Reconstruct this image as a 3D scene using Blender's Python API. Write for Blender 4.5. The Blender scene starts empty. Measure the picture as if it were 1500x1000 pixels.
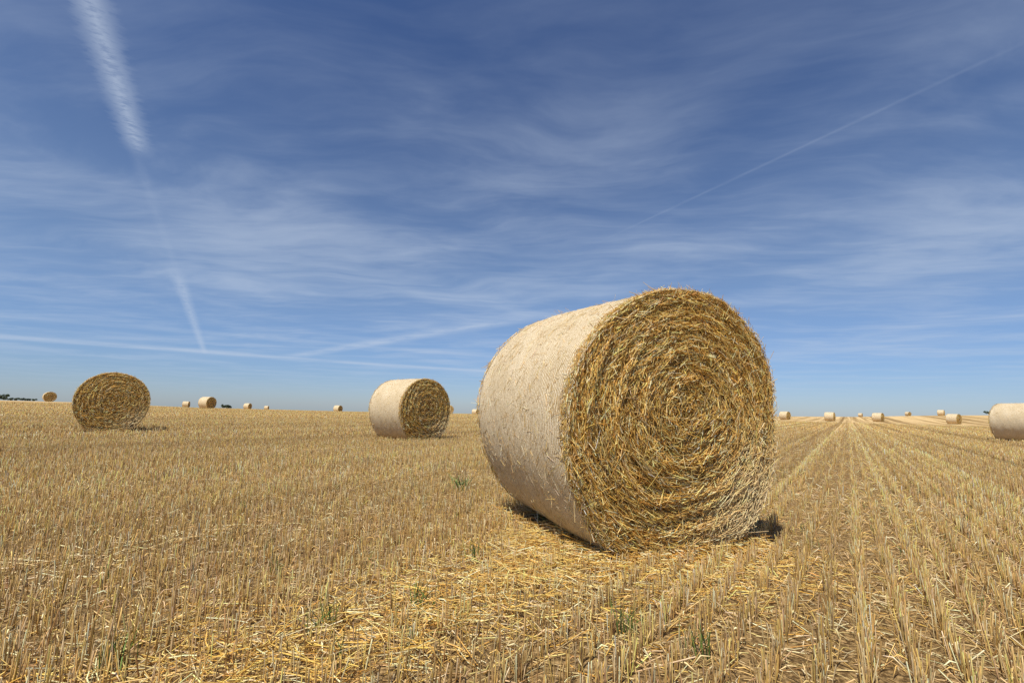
import bpy, math, numpy as np
from mathutils import Vector, Matrix
rng=np.random.default_rng(7)
scene=bpy.context.scene
COL=scene.collection
# ------------------------------------------------------------------ helpers
def tubes(P,R,S,C):
    N,K,_=P.shape
    T=np.gradient(P,axis=1); T/=np.linalg.norm(T,axis=2,keepdims=True)+1e-9
    ref=rng.normal(size=(N,1,3)); ref/=np.linalg.norm(ref,axis=2,keepdims=True)
    A=np.cross(T,np.broadcast_to(ref,T.shape)); A/=np.linalg.norm(A,axis=2,keepdims=True)+1e-9
    B=np.cross(T,A)
    an=np.arange(S)*2*np.pi/S
    V=P[:,:,None,:]+R[:,:,None,None]*(np.cos(an)[None,None,:,None]*A[:,:,None,:]+np.sin(an)[None,None,:,None]*B[:,:,None,:])
    n=np.arange(N)[:,None,None]*K*S; k=np.arange(K-1)[None,:,None]*S; s=np.arange(S)[None,None,:]; s2=(s+1)%S
    Q=np.stack([n+k+s,n+k+s2,n+k+S+s2,n+k+S+s],axis=-1).reshape(-1,4)
    if C.ndim==2: C=np.repeat(C[:,None,:],K,axis=1)
    CC=np.repeat(C[:,:,None,:],S,axis=2).reshape(-1,3)
    return V.reshape(-1,3),Q,CC
def grid(V3,C3,closed=False):
    a,b,_=V3.shape
    i=np.arange(a-1)[:,None]; j=np.arange(b if closed else b-1)[None,:]; j2=(j+1)%b
    Q=np.stack([i*b+j,i*b+j2,(i+1)*b+j2,(i+1)*b+j],axis=-1).reshape(-1,4)
    return V3.reshape(-1,3),Q,C3.reshape(-1,3)
def join(parts):
    V=[];Q=[];C=[];o=0
    for v,q,c in parts:
        V.append(v);Q.append(q+o);C.append(c);o+=len(v)
    return np.concatenate(V),np.concatenate(Q),np.concatenate(C)
def make_mesh(name,VQC,mat,smooth=True):
    V,Q,C=VQC
    me=bpy.data.meshes.new(name)
    me.vertices.add(len(V)); me.vertices.foreach_set("co",V.astype(np.float32).ravel())
    me.loops.add(len(Q)*4); me.loops.foreach_set("vertex_index",Q.astype(np.int32).ravel())
    me.polygons.add(len(Q)); me.polygons.foreach_set("loop_start",(np.arange(len(Q))*4).astype(np.int32))
    me.polygons.foreach_set("use_smooth",np.full(len(Q),smooth))
    me.update(calc_edges=True)
    at=me.attributes.new("tint",'FLOAT_COLOR','POINT')
    C4=np.ones((len(V),4),np.float32); C4[:,:3]=C
    at.data.foreach_set("color",C4.ravel())
    me.materials.append(mat)
    return me
def add(name,me,parent=None,loc=None,rot=None,**props):
    ob=bpy.data.objects.new(name,me); COL.objects.link(ob)
    if parent is not None: ob.parent=parent
    if loc is not None: ob.location=loc
    if rot is not None: ob.rotation_euler=rot
    for k,v in props.items(): ob[k]=v
    return ob
def pal(n,cols,w,jit=.12):
    cols=np.array(cols); w=np.array(w,float); w/=w.sum()
    c=cols[rng.choice(len(cols),n,p=w)]
    return np.clip(c*np.exp(rng.normal(0,jit,(n,1)))*(1+rng.normal(0,.04,(n,3))),0.01,.95)
def sstep(a,b,x):
    t=np.clip((x-a)/(b-a),0,1); return t*t*(3-2*t)
# ------------------------------------------------------------------ terrain
H=.74
AZ=np.radians([-180,-60,-46.7,-42,-32.6,-19.3,-4,11.3,26.6,35,40.4,46.7,60,180])
KS=np.array([0,-.001,-.0024,-.0031,-.0083,-.012,-.012,-.0083,-.0025,0,.0043,.0078,.008,0])
RS=np.array([60,45,45,45,45,45,45,50,80,80,80,75,75,60.])
RW=np.array([60,40,40,40,40,40,40,50,90,90,80,70,70,60.])
def tz(x,y):
    x=np.asarray(x,float);y=np.asarray(y,float)
    r=np.hypot(x,y); az=np.arctan2(x,y)
    k=np.interp(az,AZ,KS); rs=np.interp(az,AZ,RS); rw=np.interp(az,AZ,RW)
    w=sstep(rs,rs+rw,r)
    return w*(H+k*r)
G=np.array([.569,.822]); NN=np.array([.822,-.569])     # drill-row direction / across rows
ROW=.115
# ------------------------------------------------------------------ materials
def newmat(name):
    m=bpy.data.materials.new(name); m.use_nodes=True
    nt=m.node_tree; b=nt.nodes["Principled BSDF"]; return m,nt,b
def N(nt,t,**kw):
    n=nt.nodes.new(t)
    for k,v in kw.items():
        if k in('inputs',):
            for kk,vv in v.items(): n.inputs[kk].default_value=vv
        else: setattr(n,k,v)
    return n
def M(nt,op,a,b=None,c=None,clamp=False):
    n=nt.nodes.new("ShaderNodeMath"); n.operation=op; n.use_clamp=clamp
    for i,v in enumerate((a,b,c)):
        if v is None: continue
        if isinstance(v,(int,float)): n.inputs[i].default_value=v
        else: nt.links.new(v,n.inputs[i])
    return n.outputs[0]
def mixc(nt,f,a,b,mode='MIX'):
    n=nt.nodes.new("ShaderNodeMix"); n.data_type='RGBA'; n.blend_type=mode
    for s,v in ((n.inputs[0],f),(n.inputs[6],a),(n.inputs[7],b)):
        if isinstance(v,(int,float)): s.default_value=v
        elif isinstance(v,tuple): s.default_value=(*v,1) if len(v)==3 else v
        else: nt.links.new(v,s)
    return n.outputs[2]
def mapr(nt,v,a,b,c=0.,d=1.,smooth=True):
    n=nt.nodes.new("ShaderNodeMapRange"); n.interpolation_type='SMOOTHSTEP' if smooth else 'LINEAR'
    nt.links.new(v,n.inputs[0])
    for i,x in enumerate((a,b,c,d)): n.inputs[i+1].default_value=x
    return n.outputs[0]
def comb(nt,x,y,z):
    n=nt.nodes.new("ShaderNodeCombineXYZ")
    for i,v in enumerate((x,y,z)):
        if isinstance(v,(int,float)): n.inputs[i].default_value=v
        else: nt.links.new(v,n.inputs[i])
    return n.outputs[0]
def noise(nt,vec,scale,detail=3,rough=.5,dist=0):
    n=N(nt,"ShaderNodeTexNoise",inputs={'Scale':scale,'Detail':detail,'Roughness':rough,'Distortion':dist})
    nt.links.new(vec,n.inputs['Vector']); return n.outputs[0]
def straw_mat(name,rough=.5,spec=.35,trans=0.0):
    m,nt,b=newmat(name)
    a=N(nt,"ShaderNodeAttribute",attribute_name="tint")
    tc=N(nt,"ShaderNodeTexCoord")
    f=noise(nt,tc.outputs['Object'],60,2)
    f=mapr(nt,f,.3,.7,.8,1.15,False)
    c=mixc(nt,1.0,a.outputs['Color'],comb(nt,f,f,f),'MULTIPLY')
    nt.links.new(c,b.inputs['Base Color'])
    b.inputs['Roughness'].default_value=rough
    b.inputs['Specular IOR Level'].default_value=spec
    return m
MAT_STUB=straw_mat("stubble_straw",.6,.2)
MAT_STRAW=straw_mat("golden_straw",.42,.34)
MAT_GREEN=straw_mat("leaf_green",.5,.3)
MAT_BARK=straw_mat("bark",.9,.1)
ZC=.727
# net wrap
def net_mat():
    m,nt,b=newmat("net_wrap_fabric")
    tc=N(nt,"ShaderNodeTexCoord"); sp=N(nt,"ShaderNodeSeparateXYZ"); nt.links.new(tc.outputs['Object'],sp.inputs[0])
    zc=M(nt,'SUBTRACT',sp.outputs[2],ZC)
    th=M(nt,'ARCTAN2',sp.outputs[0],zc)
    y=sp.outputs[1]
    arc=M(nt,'MULTIPLY',th,.7)
    v=comb(nt,arc,y,0.)
    wob=noise(nt,v,4,2)
    ph=M(nt,'ADD',M(nt,'MULTIPLY',y,2*math.pi/.0165),M(nt,'MULTIPLY',wob,4.))
    cord=M(nt,'MULTIPLY_ADD',M(nt,'SINE',ph),.5,.5)
    streak=noise(nt,comb(nt,M(nt,'MULTIPLY',arc,20.),M(nt,'MULTIPLY',y,120.),0.),1.,4,.65)
    sa_=M(nt,'ADD',M(nt,'MULTIPLY',arc,.8),M(nt,'MULTIPLY',y,.6)); sb_=M(nt,'SUBTRACT',M(nt,'MULTIPLY',y,.8),M(nt,'MULTIPLY',arc,.6))
    st2=noise(nt,comb(nt,M(nt,'MULTIPLY',sa_,32.),M(nt,'MULTIPLY',sb_,170.),7.),1.,3,.55)
    sc_=M(nt,'SUBTRACT',M(nt,'MULTIPLY',arc,.85),M(nt,'MULTIPLY',y,.5)); sd_=M(nt,'ADD',M(nt,'MULTIPLY',y,.85),M(nt,'MULTIPLY',arc,.5))
    st3=noise(nt,comb(nt,M(nt,'MULTIPLY',sc_,32.),M(nt,'MULTIPLY',sd_,170.),17.),1.,3,.55)
    speck=noise(nt,comb(nt,M(nt,'MULTIPLY',arc,85.),M(nt,'MULTIPLY',y,160.),3.),1.,4,.7)
    patch=noise(nt,v,3.,4)
    f=M(nt,'ADD',M(nt,'MULTIPLY',cord,.42),M(nt,'MULTIPLY',streak,.6))
    f=M(nt,'ADD',f,M(nt,'MULTIPLY',M(nt,'MAXIMUM',st2,st3),.7))
    f=M(nt,'ADD',f,M(nt,'MULTIPLY',speck,.9))
    f=M(nt,'ADD',f,M(nt,'MULTIPLY',patch,.45))
    ff=mapr(nt,f,1.22,1.94)
    c1=mixc(nt,ff,(.46,.325,.145),(.86,.74,.53))
    dk=mapr(nt,speck,.36,.45)
    c2=mixc(nt,dk,(.30,.19,.07),c1)
    nt.links.new(c2,b.inputs['Base Color'])
    b.inputs['Roughness'].default_value=.65; b.inputs['Specular IOR Level'].default_value=.15
    bp=N(nt,"ShaderNodeBump",inputs={'Strength':.7,'Distance':.006}); nt.links.new(f,bp.inputs['Height'])
    nt.links.new(bp.outputs[0],b.inputs['Normal'])
    return m
MAT_NET=net_mat()
TRACKS=(4.6,6.4,14.6,16.4,-14.,-15.8,24.6,26.4)
# ground
def ground_mat():
    m,nt,b=newmat("stubble_field_soil")
    tc=N(nt,"ShaderNodeTexCoord"); sp=N(nt,"ShaderNodeSeparateXYZ"); nt.links.new(tc.outputs['Object'],sp.inputs[0])
    x,y=sp.outputs[0],sp.outputs[1]
    o=M(nt,'ADD',M(nt,'MULTIPLY',x,float(NN[0])),M(nt,'MULTIPLY',y,float(NN[1])))
    g=M(nt,'ADD',M(nt,'MULTIPLY',x,float(G[0])),M(nt,'MULTIPLY',y,float(G[1])))
    r=M(nt,'SQRT',M(nt,'ADD',M(nt,'MULTIPLY',x,x),M(nt,'MULTIPLY',y,y)))
    row=M(nt,'MULTIPLY_ADD',M(nt,'COSINE',M(nt,'MULTIPLY',o,2*math.pi/ROW)),.5,.5)
    chaff=noise(nt,tc.outputs['Object'],55,6,.65)
    clod=noise(nt,tc.outputs['Object'],9,5,.6)
    band=noise(nt,comb(nt,M(nt,'MULTIPLY',o,1.1),M(nt,'MULTIPLY',g,.012),0.),1.,7,.75)
    big=noise(nt,tc.outputs['Object'],.06,4,.55)
    near=mixc(nt,mapr(nt,M(nt,'MULTIPLY_ADD',row,.05,chaff),.39,.68),(.12,.07,.026),(.54,.36,.155))
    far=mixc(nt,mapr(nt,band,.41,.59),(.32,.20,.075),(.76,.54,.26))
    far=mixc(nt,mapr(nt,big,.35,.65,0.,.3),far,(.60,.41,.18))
    def track(off,hw):
        return mapr(nt,M(nt,'ABSOLUTE',M(nt,'SUBTRACT',o,off)),hw*.5,hw*1.3,1.,0.)
    t=track(-.95,.2)
    for of in TRACKS+(-27.,-29.,-41.,-43.,34.,36.):
        t=M(nt,'MAXIMUM',t,track(of,.35))
    far=mixc(nt,M(nt,'MULTIPLY',t,.8),far,(.25,.15,.055))
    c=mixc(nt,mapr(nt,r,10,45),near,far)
    nt.links.new(c,b.inputs['Base Color']); b.inputs['Roughness'].default_value=.95; b.inputs['Specular IOR Level'].default_value=.1
    hgt=M(nt,'ADD',M(nt,'MULTIPLY',chaff,.5),clod)
    hgt=M(nt,'ADD',hgt,M(nt,'MULTIPLY',row,.25))
    bp=N(nt,"ShaderNodeBump",inputs={'Strength':.8,'Distance':.05}); nt.links.new(hgt,bp.inputs['Height'])
    nt.links.new(bp.outputs[0],b.inputs['Normal'])
    return m
MAT_GROUND=ground_mat()
# ------------------------------------------------------------------ ground sheet
rad=np.concatenate([[.02],np.linspace(.3,12,60),np.geomspace(12.5,3000,150)])
naz=360; azs=np.arange(naz)*2*np.pi/naz
RR,AA=np.meshgrid(rad,azs,indexing='ij')
GX=RR*np.sin(AA); GY=RR*np.cos(AA); GZ=tz(GX,GY)
V3=np.stack([GX,GY,GZ],-1)
v,q,c=grid(V3,np.ones_like(V3),closed=True); q=q[:,::-1]
add("ground",make_mesh("ground",(v,q,c),MAT_GROUND),kind="structure")
# ------------------------------------------------------------------ bales
TH=np.radians([2.7,33.7,58.8,83,112,141.6,169,188.5,213.5,236,252,270,288,304,334])
RM=np.array([.725,.775,.75,.695,.66,.655,.672,.69,.725,.785,.75,.70,.725,.765,.73])
RG=np.array([.70,.685,.66,.645,.655,.67,.69,.70,.715,.755,.73,.71,.73,.755,.72])
RBK=np.array([.71,.72,.72,.715,.71,.70,.70,.70,.70,.725,.73,.71,.73,.755,.71])
def prof(tab,th):
    return np.interp(th%(2*np.pi),TH,tab,period=2*np.pi)
def smoothtab(tab):
    t=np.arange(360)*2*np.pi/360; r=prof(tab,t)
    k=np.ones(13)/13; rr=np.convolve(np.concatenate([r[-20:],r,r[:20]]),k,'same')[20:-20]
    return lambda th: np.interp(th%(2*np.pi),t,rr,period=2*np.pi)
STRAWCOL=[(.82,.505,.125),(.92,.655,.24),(.66,.36,.075),(.95,.79,.45),(.38,.19,.04)]
def lump(a,b,s):
    return (np.sin(a*3+s)*np.sin(b*5+s*2)+.6*np.sin(a*7+b*9+s)+.4*np.sin(a*17-b*13+s*3)+.3*np.sin(a*31+b*27))/2.3
def straw_end(fr,L,side,n,rs,seed,off=(.06,.05),Lr=(.018,.095),hero=False):
    nth=200; rho=np.concatenate([[.004],np.linspace(.03,1,60)])
    def wprof(rho,th):
        return .035*(1-rho**2)+.0055*np.sin(2*np.pi*rho*9+th+.9*np.sin(th*3+seed))*sstep(.05,.2,rho)+.012*lump(th,rho*5,seed)+.006*lump(th*3,rho*17,seed+1)-.012*sstep(.95,1.02,rho)
    Rh,T=np.meshgrid(rho,np.arange(nth)*2*np.pi/nth,indexing='ij')
    w=wprof(Rh,T)-.024
    rr=fr(T)*Rh*.985
    X=rr*np.cos(T)+(1-Rh)*off[0]; Z=rr*np.sin(T)+(1-Rh)*off[1]
    Y=side*(L/2+w)
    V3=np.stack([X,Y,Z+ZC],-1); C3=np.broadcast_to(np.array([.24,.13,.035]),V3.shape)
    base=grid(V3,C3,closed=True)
    rho0=np.sqrt(rng.uniform(0,1.0,n)); th0=rng.uniform(0,2*np.pi,n)
    rim=rng.random(n)<.10; rho0[rim]=rng.uniform(.955,1.0,rim.sum())
    ln=rng.uniform(*Lr,n)*(.55+.45*sstep(0,.5,rho0))
    lg=rng.random(n)<.07; ln[lg]*=1.8
    sig=.28+1.2*np.exp(-rho0/.12); sig=np.where(rng.random(n)<.25,1.2,sig)
    phi=th0+np.pi/2+rng.normal(0,1,n)*sig
    K=3; s=np.linspace(-.5,.5,K)[None,:]*ln[:,None]
    r0=rho0*fr(th0)
    px=r0*np.cos(th0)+(1-rho0)*off[0]; pz=r0*np.sin(th0)+(1-rho0)*off[1]
    curv=.5*s**2/np.maximum(r0,.08)[:,None]*sstep(.1,.35,rho0)[:,None]*rng.uniform(0,1.0,n)[:,None]
    X=px[:,None]+s*np.cos(phi)[:,None]-curv*np.cos(th0)[:,None]
    Z=pz[:,None]+s*np.sin(phi)[:,None]-curv*np.sin(th0)[:,None]
    tilt=rng.normal(0,.15,n); big=rng.random(n)<.16; tilt[big]=rng.normal(0,.5,big.sum())
    w=wprof(rho0,th0)[:,None]+rng.uniform(-.022,.016,n)[:,None]+s*tilt[:,None]
    lowr=np.exp(-((th0-5.45)/.5)**2)*sstep(.4,.92,rho0)
    w=w+(lowr*rng.uniform(0,.05,n))[:,None]
    th=np.arctan2(Z,X); rmax=fr(th)*1.004+rng.exponential(.013,n)[:,None]; r=np.hypot(X,Z); f=np.minimum(1,rmax/np.maximum(r,1e-6))
    X=X*f; Z=Z*f
    Z=np.maximum(Z,-ZC+.01)
    P=np.stack([X,side*(L/2+w),Z+ZC],-1)
    R=(rs*rng.uniform(.45,1.25,n))[:,None]*np.array([.85,1,.85])[None,:]
    C=pal(n,STRAWCOL,[4,3.6,2.4,2.0,1.0],.2)
    ring=.5+.5*np.sin(2*np.pi*rho0*4.3+th0*1+seed)
    C=C*(.85+.22*ring)[:,None]
    C=C*(1-lowr[:,None])+lowr[:,None]*(C*.4+.6*np.array([.95,.80,.49]))
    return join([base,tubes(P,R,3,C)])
def net_wrap(frF,frB,L,seed,nth=240,ny=64,bulge=.014):
    vv=np.linspace(0,1,ny); T=np.arange(nth)*2*np.pi/nth
    Vv,Tt=np.meshgrid(vv,T,indexing='ij')
    b=sstep(0,1,Vv)
    r=frF(Tt)*(1-b)+frB(Tt)*b
    r=r*(1+bulge*np.sin(np.pi*Vv))*(1-.014*sstep(.04,0,Vv)-.014*sstep(.96,1,Vv))+.005*lump(Tt,Vv*3,seed)+.0025*lump(Tt*4,Vv*13,seed)
    # ragged wrap edge, set back a little from the straw face
    ed=.012+.010*lump(Tt*3,Tt*5,seed)
    X=r*np.cos(Tt); Z=np.maximum(r*np.sin(Tt),-ZC+.006); Y=(Vv-.5)*(L-2*ed)
    V3=np.stack([X,Y,Z+ZC],-1)
    e0=V3[0].copy(); e0[:,0]*=.975; e0[:,2]=(e0[:,2]-ZC)*.975+ZC; e0[:,1]+=.006
    e1=V3[-1].copy(); e1[:,0]*=.975; e1[:,2]=(e1[:,2]-ZC)*.975+ZC; e1[:,1]-=.006
    V3=np.concatenate([e0[None],V3,e1[None]])
    return grid(V3,np.ones_like(V3),closed=True)
def loose(frF,frB,L,n,rs,bulge=.014):
    v0=rng.uniform(.01,.99,n); th0=rng.uniform(0,2*np.pi,n)
    edge=rng.random(n)<.5; v0[edge]=np.where(rng.random(edge.sum())<.75,rng.normal(.003,.016,edge.sum()),rng.uniform(.97,1,edge.sum()))
    ln=rng.uniform(.015,.075,n); phi=rng.normal(0,.8,n)
    s=np.linspace(-.5,.5,4)[None,:]*ln[:,None]
    th=th0[:,None]+s*np.cos(phi)[:,None]/.7; v=np.clip(v0[:,None]+s*np.sin(phi)[:,None]/L,-.03,1.03)
    b=sstep(0,1,v); r=frF(th)*(1-b)+frB(th)*b
    lift=rng.normal(0,.03,n); k=rng.random(n)<.09; lift[k]=rng.uniform(.2,.95,k.sum())*np.sign(rng.normal(size=k.sum()))
    r=r*(1+bulge*np.sin(np.pi*np.clip(v,0,1)))*(1-.010*sstep(.03,0,v))+.0012+np.abs(s+ln[:,None]*.5)*np.abs(lift)[:,None]
    P=np.stack([r*np.cos(th),(v-.5)*L,np.maximum(r*np.sin(th),-ZC+.01)+ZC],-1)
    R=np.repeat((rs*rng.uniform(.5,1.2,n)*np.where(edge,1.4,1.))[:,None],4,1)
    return tubes(P,R,3,pal(n,[(.78,.56,.24),(.84,.72,.49),(.56,.36,.11)],[3,3,2.4],.14))
def bale(tF,tB,L,nF,nB,rs,nl,loc,alpha,label,wide=1.0,high=1.0,group="round bales on the stubble field",meshes=None):
    e=bpy.data.objects.new("straw_bale",None); COL.objects.link(e); e.empty_display_size=.5
    e.location=loc; e.rotation_euler=(0,0,alpha); e.scale=(wide,1,high)
    e["label"]=label; e["category"]="straw bale"; e["group"]=group
    if meshes is None:
        fF=smoothtab(tF); fB=smoothtab(tB); sd=float(rng.uniform(0,9))
        meshes=[("net_wrap",make_mesh("net_wrap",net_wrap(fF,fB,L,sd),MAT_NET)),
                ("straw_end",make_mesh("straw_end",straw_end(fF,L,-1,nF,rs,sd),MAT_STRAW)),
                ("straw_end",make_mesh("straw_end_b",straw_end(fB,L,1,nB,rs,sd+2),MAT_STRAW))]
        if nl: meshes.append(("loose_straw",make_mesh("loose_straw",loose(fF,fB,L,nl,rs*.58),MAT_STRAW)))
    for nm,me in meshes:
        o=add(nm,me,parent=e)
        if nm=="loose_straw": o["kind"]="stuff"
    return meshes
L=1.2; al=math.radians(23.5)
bx,by=-math.sin(al),math.cos(al)
FC=(.885,2.60)
MAINLOC=(FC[0]+bx*L/2,FC[1]+by*L/2)
bale(RM,RBK,L,42000,3000,.0018,7000,(MAINLOC[0],MAINLOC[1],0),al,"large golden straw bale in pale net wrap, spiral end showing")
a2=math.radians(48); c2=(-1.89-.6*math.sin(a2),10.9+.6*math.cos(a2))
mid=bale(RG,RG,L,10000,3000,.0036,1600,(c2[0],c2[1],float(tz(*c2))-.02),a2,"round straw bale, pale net wrap and straw end both showing",high=1.02)
a3=math.radians(39.5); c3=(-9.80-.6*math.sin(a3)+.1,11.9+.6*math.cos(a3))
bale(RG,RG,L,10000,2500,.0036,1600,(c3[0],c3[1],float(tz(*c3))-.02),a3,"round straw bale seen end on, dark golden spiral end",wide=1.05,high=1.055)
def copybale(meshes,x,y,a,label):
    bale(None,None,L,0,0,0,0,(x,y,float(tz(x,y))-.03),a,label,meshes=meshes)
copybale(mid,18.35,17.5,math.radians(14),"round straw bale showing mostly its pale net wrapped side")
PALE="distant round bale showing mainly its pale net wrapped side"
GOLD="distant round bale with its golden straw end showing"
HALF="distant round bale, pale wrap and dark straw end both showing"
farm=None
for dx,d,rel,lb in [(-.945,68,-5,GOLD),(-.664,115,-72,PALE),(-.621,57,-42,HALF),(-.538,113,-55,HALF),(-.499,170,-70,PALE),
                (-.353,100,-50,HALF),(-.126,74,5,GOLD),(.562,80,-62,PALE),(.654,76,-78,PALE),(.717,190,-75,PALE),(.753,76,-70,PALE),
                (.815,165,-50,HALF),(.883,120,-80,PALE),(.908,66,-65,PALE),(-.072,120,-60,PALE)]:
    x=dx*d; y=d; a=-(math.degrees(math.atan(dx))+rel)
    if farm is None:
        farm=bale(RG,RG,L,1300,1300,.009,0,(x,y,float(tz(x,y))-.03),math.radians(a),lb)
    else: copybale(farm,x,y,math.radians(a),lb)
# ------------------------------------------------------------------ stubble
def inside_main(x,y,m=0.0):
    dx=x-MAINLOC[0]; dy=y-MAINLOC[1]
    u=dx*math.cos(al)+dy*math.sin(al); w=dx*bx+dy*by
    return (np.abs(u)<.5+m)&(np.abs(w)<.6+m)
def sw(o):
    return np.exp(-((o+1.35)/.37)**2)
ROWRND=np.random.default_rng(3).normal(0,1,4001)
def rowfac(o,g):
    i=np.round(o/ROW).astype(int)
    a=ROWRND[(i+2000)%4001]; b=np.sin(i*.9+.3*np.sin(i*.37))*.5+np.sin(o*2.3+np.sin(g*.05)*1.5)*.6+np.sin(o*.9+1.)*.5
    return .7*a+.8*b+.3*np.sin(g*.35+i*1.7)
def band_pts(r0,r1,rowsp,sp,azmax=60,jit=.007):
    rows=np.arange(-int(r1/rowsp)-1,int(r1/rowsp)+2)*rowsp
    g=np.arange(-r1,r1,sp)
    O,Gg=np.meshgrid(rows,g,indexing='ij'); O=O.ravel();Gg=Gg.ravel()
    n=len(O)
    f=rowfac(O,Gg)
    O=O+rng.normal(0,jit,n)+.004*np.sin(Gg*1.3+O*2); Gg=Gg+rng.uniform(-.5,.5,n)*sp
    x=O*NN[0]+Gg*G[0]; y=O*NN[1]+Gg*G[1]
    r=np.hypot(x,y); az=np.degrees(np.arctan2(x,y))
    ok=(r>=r0)&(r<r1)&((np.abs(az)<azmax)|((r<2.5)&(np.abs(az)<110)))
    return x[ok],y[ok],O[ok],Gg[ok],f[ok]
STUBCOL=[(.74,.51,.21),(.84,.56,.18),(.67,.49,.26),(.46,.285,.105),(.90,.73,.43)]
parts=[]
def patchn(x,y,s,a=0.):
    return (np.sin(x*s+a)+np.sin(y*s*1.3+a*2)+np.sin((x+y)*s*.7+1+a)+np.sin((x-y)*s*1.9+a))/4
def stub(r0,r1,rowsp,sp,per,rad_,spread,azmax=60,cf=.15):
    x,y,o,g,f=band_pts(r0,r1,rowsp,sp,azmax)
    keep=rng.random(len(x))>(.60*sw(o)*sstep(9,5,g)+.03)
    tr=np.exp(-((o+.95)/.14)**2)*(g>3.0)
    for of in TRACKS: tr=tr+np.exp(-((o-of)/.20)**2)
    keep&=rng.random(len(x))>.9*np.clip(tr,0,1)
    keep&=rng.random(len(x))>np.clip(.05-.18*f,0,.45)
    keep&=~inside_main(x,y,.02)
    keep&=np.hypot(x,y)>.62
    x=x[keep];y=y[keep];o=o[keep];f=f[keep]
    x=np.repeat(x,per);y=np.repeat(y,per);f=np.repeat(f,per); n=len(x)
    x=x+rng.normal(0,spread,n);y=y+rng.normal(0,spread,n)
    h=np.clip(rng.normal(.076,.014,n),.03,.12)*(1+.06*patchn(x,y,1.1))*(1+.09*np.clip(f,-2,2))
    ld=rng.uniform(0,2*np.pi,n); lm=np.abs(rng.normal(0,.17,n)); br=rng.random(n)<.14; lm[br]=rng.uniform(.6,1.6,br.sum())
    z=tz(x,y)
    top=np.stack([x+np.cos(ld)*lm*h,y+np.sin(ld)*lm*h,z+h*np.where(br,.55,1)],-1)
    bot=np.stack([x,y,z-.01],-1)
    P=np.stack([bot,top],1)
    ra=rad_*rng.uniform(.6,1.3,n)
    R=np.stack([ra*1.15,ra*1.0],1)
    C=pal(n,STUBCOL,[4,3.2,2.6,1.8,1.5],.19)*(1+cf*np.clip(f,-2,2))[:,None]
    C=np.clip(C,.02,.92)
    Ck=np.stack([C*np.array([.58,.52,.44]),C*1.03],1)  # stalk feet coloured darker to stand in for shade low in the stubble
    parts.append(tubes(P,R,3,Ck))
    return n
nn=[stub(.55,5,ROW,.0185,4,.00165,.011,64), stub(5,12,ROW,.034,3,.0024,.011,60,.18), stub(12,28,ROW,.085,2,.0048,.010,60,.22), stub(28,70,ROW*2,.19,2,.011,.015,54,.26)]
x,y,o,g,f=band_pts(.6,6,ROW,.04,62)
k=(~inside_main(x,y,.02)); x=x[k]+rng.normal(0,.03,k.sum());y=y[k]+rng.normal(0,.03,k.sum()); n=len(x)
a=rng.uniform(0,2*np.pi,n); l=rng.uniform(.03,.07,n); z0=rng.uniform(.01,.04,n)
s=np.array([0,.5,1.])[None,:]
P=np.stack([x[:,None]+np.cos(a)[:,None]*l[:,None]*s,y[:,None]+np.sin(a)[:,None]*l[:,None]*s,z0[:,None]+l[:,None]*(.7*s-1.1*s*s)],-1)
P[:,:,2]=np.maximum(P[:,:,2],.004)
parts.append(tubes(P,np.stack([np.full(n,.0014),np.full(n,.0026),np.full(n,.0004)],1),3,pal(n,STUBCOL,[2,2,4,2,3],.15)))
print("STUBS",nn)
add("stubble",make_mesh("stubble",join(parts),MAT_STUB),kind="stuff",label="rows of short cut cereal stubble across the field",category="stubble")
# ------------------------------------------------------------------ loose straw litter
def litter(n,r0,r1,dens,zmax,ln,rad_,azmax=62,cols=STRAWCOL,w=(4,4,2,3,1)):
    az=np.radians(rng.uniform(-azmax,azmax,n)); r=np.sqrt(rng.uniform(r0*r0,r1*r1,n))
    x=r*np.sin(az);y=r*np.cos(az)
    o=x*NN[0]+y*NN[1]; g=x*G[0]+y*G[1]
    d=dens(x,y,o,g); k=rng.random(n)<d; k&=~inside_main(x,y,-.12)
    x=x[k];y=y[k];d=d[k]; n=len(x)
    l=rng.uniform(*ln,n); a=rng.uniform(0,2*np.pi,n); t=rng.normal(0,.14,n)
    z=zmax*rng.random(n)*(.25+.75*np.clip(d,0,1)); bend=rng.normal(0,.08,n)
    s=np.linspace(-.5,.5,3)[None,:]*l[:,None]
    X=x[:,None]+s*np.cos(a)[:,None]-bend[:,None]*s*s/l[:,None]*np.sin(a)[:,None]*4
    Y=y[:,None]+s*np.sin(a)[:,None]+bend[:,None]*s*s/l[:,None]*np.cos(a)[:,None]*4
    Z=tz(X,Y)+np.maximum(z[:,None]+s*t[:,None],.003)
    P=np.stack([X,Y,Z],-1)
    R=np.repeat((rad_*rng.uniform(.5,1.25,n))[:,None],3,1)
    return tubes(P,R,3,pal(n,cols,w,.14))
def d_swath(x,y,o,g):
    base=sw(o)*sstep(6.5,4.2,g)
    dx=x-FC[0]+.15; dy=y-FC[1]; near=np.exp(-((dx*dx+dy*dy)/.36))*.9
    return np.clip((base*(.74+.7*patchn(x,y,3.))+near*(.7+.5*patchn(x,y,5.))),0,1)
def d_band(x,y,o,g):
    b=np.exp(-((o+2.9+.1*np.sin(g*2))/.17)**2)+.7*np.exp(-((o+4.6+.15*np.sin(g*1.3))/.15)**2)+.8*np.exp(-((o+7.2)/.25)**2)
    return np.clip(b*(.75+.5*patchn(x,y,2.))+.02,0,1)
def d_base(x,y,o,g):
    return np.clip(.55+.5*patchn(x,y,1.7,2.),0.15,1)
PALECOL=[(.80,.60,.28),(.87,.72,.42),(.64,.44,.18),(.44,.28,.10)]
GOLDCOL=[(.85,.54,.135),(.93,.68,.25),(.68,.39,.08),(.93,.78,.44),(.38,.205,.05)]
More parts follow.
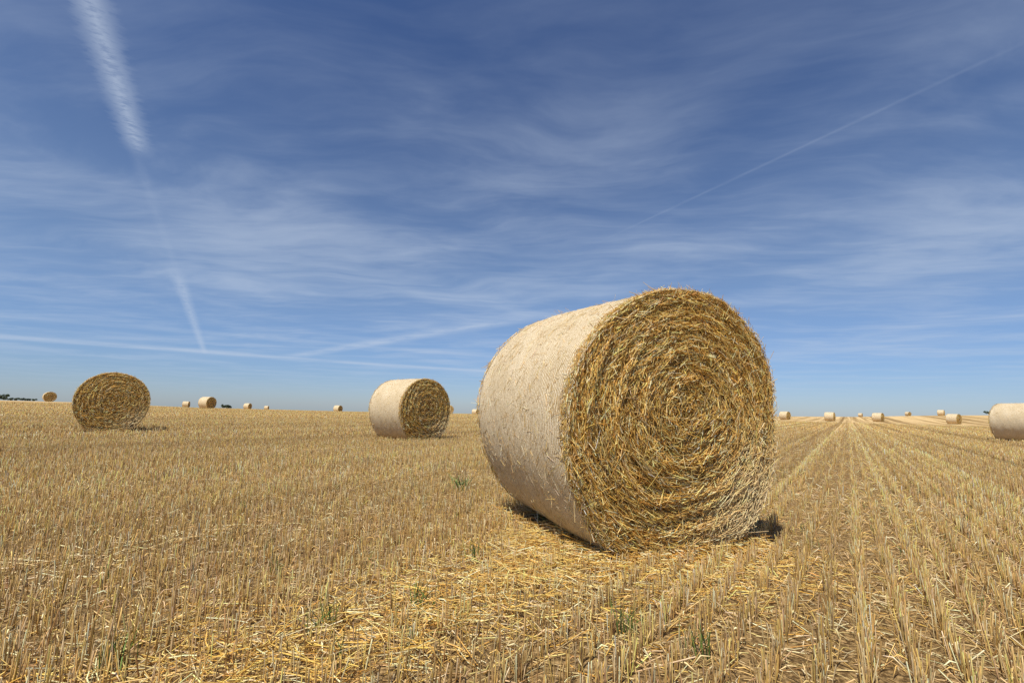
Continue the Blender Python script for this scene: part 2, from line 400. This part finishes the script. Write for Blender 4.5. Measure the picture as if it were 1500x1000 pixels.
lp=[litter(130000,.6,5.5,d_swath,.07,(.02,.16),.0017,cols=GOLDCOL,w=(4,3.6,2.6,2,1.2)),
    litter(70000,.6,12,d_band,.045,(.03,.17),.0024,cols=PALECOL,w=(3,4,2,1)),
    litter(36000,.6,6,d_base,.02,(.015,.10),.0014,cols=PALECOL,w=(3,3,3,2)),
    litter(13000,5,22,d_base,.03,(.05,.17),.0030,cols=PALECOL,w=(3,4,2,1))]
n=2800
side=rng.choice(4,n,p=[.66,.06,.20,.08]); t=rng.uniform(-1,1,n); off=rng.exponential(.06,n)-.03
u=np.where(side==0,t*.6,np.where(side==1,-.47-off,np.where(side==2,.47+off,t*.6)))
w_=np.where(side==0,-.6-off,np.where(side==3,.6+off,t*.62))
X0=MAINLOC[0]+u*math.cos(al)+w_*bx; Y0=MAINLOC[1]+u*math.sin(al)+w_*by
l=rng.uniform(.04,.16,n); a=rng.uniform(0,2*np.pi,n); s=np.linspace(-.5,.5,4)[None,:]*l[:,None]
z=rng.uniform(.005,.08,n)*np.exp(-np.maximum(off,0)/.12); tl=rng.normal(0,.25,n)
P=np.stack([X0[:,None]+s*np.cos(a)[:,None],Y0[:,None]+s*np.sin(a)[:,None],np.maximum(z[:,None]+s*tl[:,None],.003)],-1)
lp.append(tubes(P,np.repeat((.0019*rng.uniform(.6,1.2,n))[:,None],4,1),3,pal(n,STRAWCOL,[4,4,2,3,1],.14)))
add("loose_straw_litter",make_mesh("loose_straw_litter",join(lp),MAT_STRAW),kind="stuff",label="loose golden straw scattered over the stubble",category="straw")
# ------------------------------------------------------------------ green weeds and sprouts
def blades(n,spread,h,rad_,lean=.6):
    a=rng.uniform(0,2*np.pi,n); l=rng.uniform(.5,1,n)*h; le=rng.uniform(.1,lean,n)
    x0=rng.normal(0,spread,n); y0=rng.normal(0,spread,n); s=np.linspace(0,1,5)[None,:]
    P=np.stack([x0[:,None]+np.cos(a)[:,None]*l[:,None]*le[:,None]*s**1.6,y0[:,None]+np.sin(a)[:,None]*l[:,None]*le[:,None]*s**1.6,l[:,None]*(s-.25*s*s*le[:,None])],-1)
    R=rad_*np.array([.7,1,1,.7,.1])[None,:]*rng.uniform(.6,1.2,n)[:,None]
    return tubes(P,R,3,pal(n,[(.10,.16,.035),(.16,.24,.06),(.07,.10,.03)],[3,2,2],.2))
wm=make_mesh("weed",blades(16,.022,.12,.0019,.9),MAT_GREEN)
for (x,y) in [(.42,1.75),(-1.08,1.45),(-.15,2.5),(-.62,1.72),(.60,1.62),(-.30,1.9)]:
    add("weed_plant",wm,loc=(x,y,0),rot=(0,0,x*9),label="small thin green weed growing in the stubble",category="weed",group="weeds in the stubble")
wm2=make_mesh("weed_dark",blades(30,.04,.19,.003,1.0),MAT_GREEN)
add("weed_plant",wm2,loc=(-.42,4.5,0),label="small dark green weed beside the big bale",category="weed",group="weeds in the stubble")
pp=[]
for i in range(420):
    r=math.sqrt(rng.uniform(1.0,60)); az=rng.uniform(-1,1)
    x=r*math.sin(az);y=r*math.cos(az)
    if rng.random()>(.9 if patchn(np.array(x),np.array(y),1.4,4.)>.1 else .15): continue
    v,q,c=blades(5,.015,.085,.0015); v=v+np.array([x,y,0]); pp.append((v,q,c))
add("green_sprouts",make_mesh("green_sprouts",join(pp),MAT_GREEN),kind="stuff",label="sparse green grass sprouts among the stubble",category="grass")
# ------------------------------------------------------------------ far trees
def crown(n,w,h,seed):
    r2=np.random.default_rng(seed)
    nc=14; cc=np.stack([r2.normal(0,w*.33,nc),r2.normal(0,w*.33,nc),h*(.45+.5*r2.random(nc))],-1); cr=w*r2.uniform(.14,.27,nc)
    ci=r2.integers(0,nc,n); d=r2.normal(size=(n,3)); d/=np.linalg.norm(d,axis=1,keepdims=True)
    p=cc[ci]+d*(cr[ci]*r2.uniform(.5,1.1,n))[:,None]; p[:,2]=np.maximum(p[:,2],h*.12)
    a=r2.normal(size=(n,3)); a/=np.linalg.norm(a,axis=1,keepdims=True); b=np.cross(a,r2.normal(size=(n,3))); b/=np.linalg.norm(b,axis=1,keepdims=True)
    sz=r2.uniform(.12,.28,n)[:,None]*w/4
    V=np.stack([p-a*sz,p-b*sz,p+a*sz,p+b*sz],1).reshape(-1,3); Q=np.arange(n*4).reshape(-1,4)
    sh=(.6+.8*r2.random(nc))[ci]
    C=np.array([.07,.095,.055])[None,:]*sh[:,None]
    return V,Q,np.repeat(C,4,0)
def trunk(h,w):
    Ps=[np.array([[0,0,-.2],[.05,0,h*.2],[0,.05,h*.4],[.05,.05,h*.65]])]; Rs=[[.05*h,.04*h,.03*h,.015*h]]
    for i in range(5):
        a=i*1.3; Ps.append(np.array([[0,0,h*.25],[math.cos(a)*w*.12,math.sin(a)*w*.12,h*.42],[math.cos(a)*w*.22,math.sin(a)*w*.22,h*.56],[math.cos(a)*w*.3,math.sin(a)*w*.3,h*.7]])); Rs.append([.02*h,.015*h,.01*h,.005*h])
    return tubes(np.array(Ps),np.array(Rs),6,np.tile([[.12,.09,.06]],(6,1)))
tms=[]
for i in range(3):
    w=6.+i; h=5.2+.6*i
    tms.append((make_mesh("trunk",trunk(h,w),MAT_BARK),make_mesh("crown",crown(2200,w,h,i),MAT_GREEN,False)))
k=0
for dx,d,s in [(-1.075,420,.75),(-1.062,400,.55),(-1.05,420,.8),(-1.037,430,.55),(-1.024,440,.42),(-1.012,430,.4),(-1.0,430,.48),(-.988,440,.38),(-.976,430,.34),
             (-1.09,420,.9),(-1.11,420,1.),(-1.13,420,.8),(-.586,330,.5),(-.577,330,.42),
             (.985,600,.75),(.995,600,.8),(1.005,610,.85),(1.018,600,.8),(1.03,600,.9),(1.045,600,.9),(1.06,600,.9),(1.075,600,1.)]:
    x=dx*d;y=d; e=bpy.data.objects.new("tree",None); COL.objects.link(e)
    e.location=(x,y,float(tz(x,y))-.3); e.scale=(s*1.1,s*1.1,s); e.rotation_euler=(0,0,k*1.7)
    e["label"]="small dark green leafy tree on the field boundary"; e["category"]="tree"; e["group"]="distant trees along the field edge"
    t=tms[k%3]; add("trunk",t[0],parent=e); add("crown",t[1],parent=e); k+=1
# ------------------------------------------------------------------ sun + sky
elev=math.radians(59); hx,hy=-.50,-.866
sd=Vector((hx*math.cos(elev),hy*math.cos(elev),math.sin(elev)))
sl=bpy.data.lights.new("sun",'SUN'); sl.energy=5.0; sl.angle=math.radians(.5); sl.color=(1,.945,.855)
so=bpy.data.objects.new("sun",sl); COL.objects.link(so); so.rotation_euler=sd.to_track_quat('Z','Y').to_euler()
w=bpy.data.worlds.new("World"); scene.world=w; w.use_nodes=True; nt=w.node_tree
bg=nt.nodes["Background"]; bg.inputs['Strength'].default_value=.087
sky=nt.nodes.new("ShaderNodeTexSky"); sky.sky_type='NISHITA'; sky.sun_disc=False
sky.sun_elevation=elev; sky.sun_rotation=math.atan2(hx,hy)%(2*math.pi); sky.altitude=100; sky.air_density=1.0; sky.dust_density=.2; sky.ozone_density=2.5
tc=nt.nodes.new("ShaderNodeTexCoord"); sp=nt.nodes.new("ShaderNodeSeparateXYZ"); nt.links.new(tc.outputs['Generated'],sp.inputs[0])
dz=M(nt,'MAXIMUM',sp.outputs[2],.012)
qx=M(nt,'DIVIDE',sp.outputs[0],dz); qy=M(nt,'DIVIDE',sp.outputs[1],dz)
def contr(nx,ny,s0,hw,t0,t1,soft,strength,ft=7.,fs=18.,rag=1.6,lo=.45,wav=0.):
    s=M(nt,'ADD',M(nt,'MULTIPLY',qx,nx),M(nt,'MULTIPLY',qy,ny))
    t=M(nt,'ADD',M(nt,'MULTIPLY',qx,-ny),M(nt,'MULTIPLY',qy,nx))
    nz=noise(nt,comb(nt,M(nt,'MULTIPLY',t,ft),M(nt,'MULTIPLY',s,fs),0.),1.,5,.65)
    if wav: s=M(nt,'MULTIPLY_ADD',M(nt,'SINE',M(nt,'MULTIPLY',t,.45)),wav,s)
    d=M(nt,'ABSOLUTE',M(nt,'SUBTRACT',s,s0))
    d=M(nt,'ADD',d,M(nt,'MULTIPLY',M(nt,'SUBTRACT',nz,.5),hw*rag))
    a=mapr(nt,d,0.,hw*1.3,1.,0.)
    lim=M(nt,'MULTIPLY',mapr(nt,t,t0-soft,t0+soft),mapr(nt,t,t1-soft,t1+soft,1.,0.))
    tex=mapr(nt,nz,.35,.65,lo,1.)
    return M(nt,'MULTIPLY',M(nt,'MULTIPLY',M(nt,'MULTIPLY',a,lim),tex),strength)
v0=comb(nt,qx,qy,0.)
warp=noise(nt,v0,.6,3,.45); warp2=noise(nt,comb(nt,qx,qy,4.),.6,3,.45)
wx=M(nt,'MULTIPLY_ADD',M(nt,'SUBTRACT',warp,.5),1.2,qx); wy=M(nt,'MULTIPLY_ADD',M(nt,'SUBTRACT',warp2,.5),1.2,qy)
ca,sa=math.cos(-.12),math.sin(-.12)
u1=M(nt,'ADD',M(nt,'MULTIPLY',wx,ca),M(nt,'MULTIPLY',wy,sa)); u2=M(nt,'SUBTRACT',M(nt,'MULTIPLY',wy,ca),M(nt,'MULTIPLY',wx,sa))
n1=noise(nt,comb(nt,M(nt,'MULTIPLY',u1,.6),M(nt,'MULTIPLY',u2,.95),0.),1.,5,.47,0.)
n2=noise(nt,comb(nt,M(nt,'MULTIPLY',u1,2.4),M(nt,'MULTIPLY',u2,6.5),5.),1.,6,.57,.1)
n3=noise(nt,comb(nt,qx,qy,9.),.35,3,.5)
cl=M(nt,'ADD',M(nt,'MULTIPLY',n1,.55),M(nt,'ADD',M(nt,'MULTIPLY',n3,.30),M(nt,'MULTIPLY',n2,.19)))
cm=mapr(nt,cl,.425,.70,0.,.44)
cm=M(nt,'MULTIPLY',cm,mapr(nt,sp.outputs[2],.0,.14,.25,1.))
cm=M(nt,'MULTIPLY',cm,mapr(nt,sp.outputs[2],.38,.72,1.,.36))
haze=M(nt,'MULTIPLY',mapr(nt,sp.outputs[2],.02,.2),mapr(nt,sp.outputs[2],.25,.6,.10,.02))
cm=M(nt,'ADD',cm,haze)
A=contr(.861,.508,-.38,.05,.8,2.33,.10,.60,ft=44.,fs=20.,rag=2.0,lo=.35)
A2=contr(.861,.508,-.395,.03,2.2,4.3,.3,.08)
A3=contr(.861,.508,-.40,.06,4.6,11.5,.5,.48)
B=contr(.885,.465,1.74,.014,.45,2.0,.40,.11,rag=1.8,lo=.3)
Cc=contr(.717,.697,3.735,.27,3.6,10.5,.8,.58,ft=1.6,fs=3.,rag=1.3,lo=.35)
D=contr(-.528,.849,11.3,.60,-8.,7.,2.5,.62,ft=.8,fs=2.,rag=1.3,lo=.3,wav=.25)
D2=contr(-.45,.893,8.2,.35,-4.,9.,2.,.24,ft=.8,fs=2.,rag=1.2,wav=.2)
tot=cm
for c_ in (A,A2,A3,B,Cc,D,D2):
    tot=M(nt,'SUBTRACT',M(nt,'ADD',tot,c_),M(nt,'MULTIPLY',tot,c_))
tot=M(nt,'MULTIPLY',tot,mapr(nt,sp.outputs[2],.0,.03))
tint=mixc(nt,mapr(nt,sp.outputs[2],0.,.28,0.,1.),(.64,.79,1.16),(.80,.93,1.12))
tint=mixc(nt,mapr(nt,sp.outputs[2],.20,.75,0.,1.),tint,(.50,.69,1.02))
skyc=mixc(nt,1.,sky.outputs[0],tint,'MULTIPLY')
out=mixc(nt,tot,skyc,(6.1,7.1,8.7))
nt.links.new(out,bg.inputs['Color'])
# ------------------------------------------------------------------ camera
cd=bpy.data.cameras.new("camera"); cam=bpy.data.objects.new("camera",cd); COL.objects.link(cam); scene.camera=cam
cd.sensor_width=36; cd.lens=17; cd.clip_start=.05; cd.clip_end=6000
cam.matrix_world=Matrix.Translation((0,0,H))@Matrix.Rotation(math.radians(98),4,'X')@Matrix.Rotation(math.radians(1.226),4,'Z')
scene.view_settings.view_transform='Standard'; scene.view_settings.look='None'; scene.view_settings.exposure=0
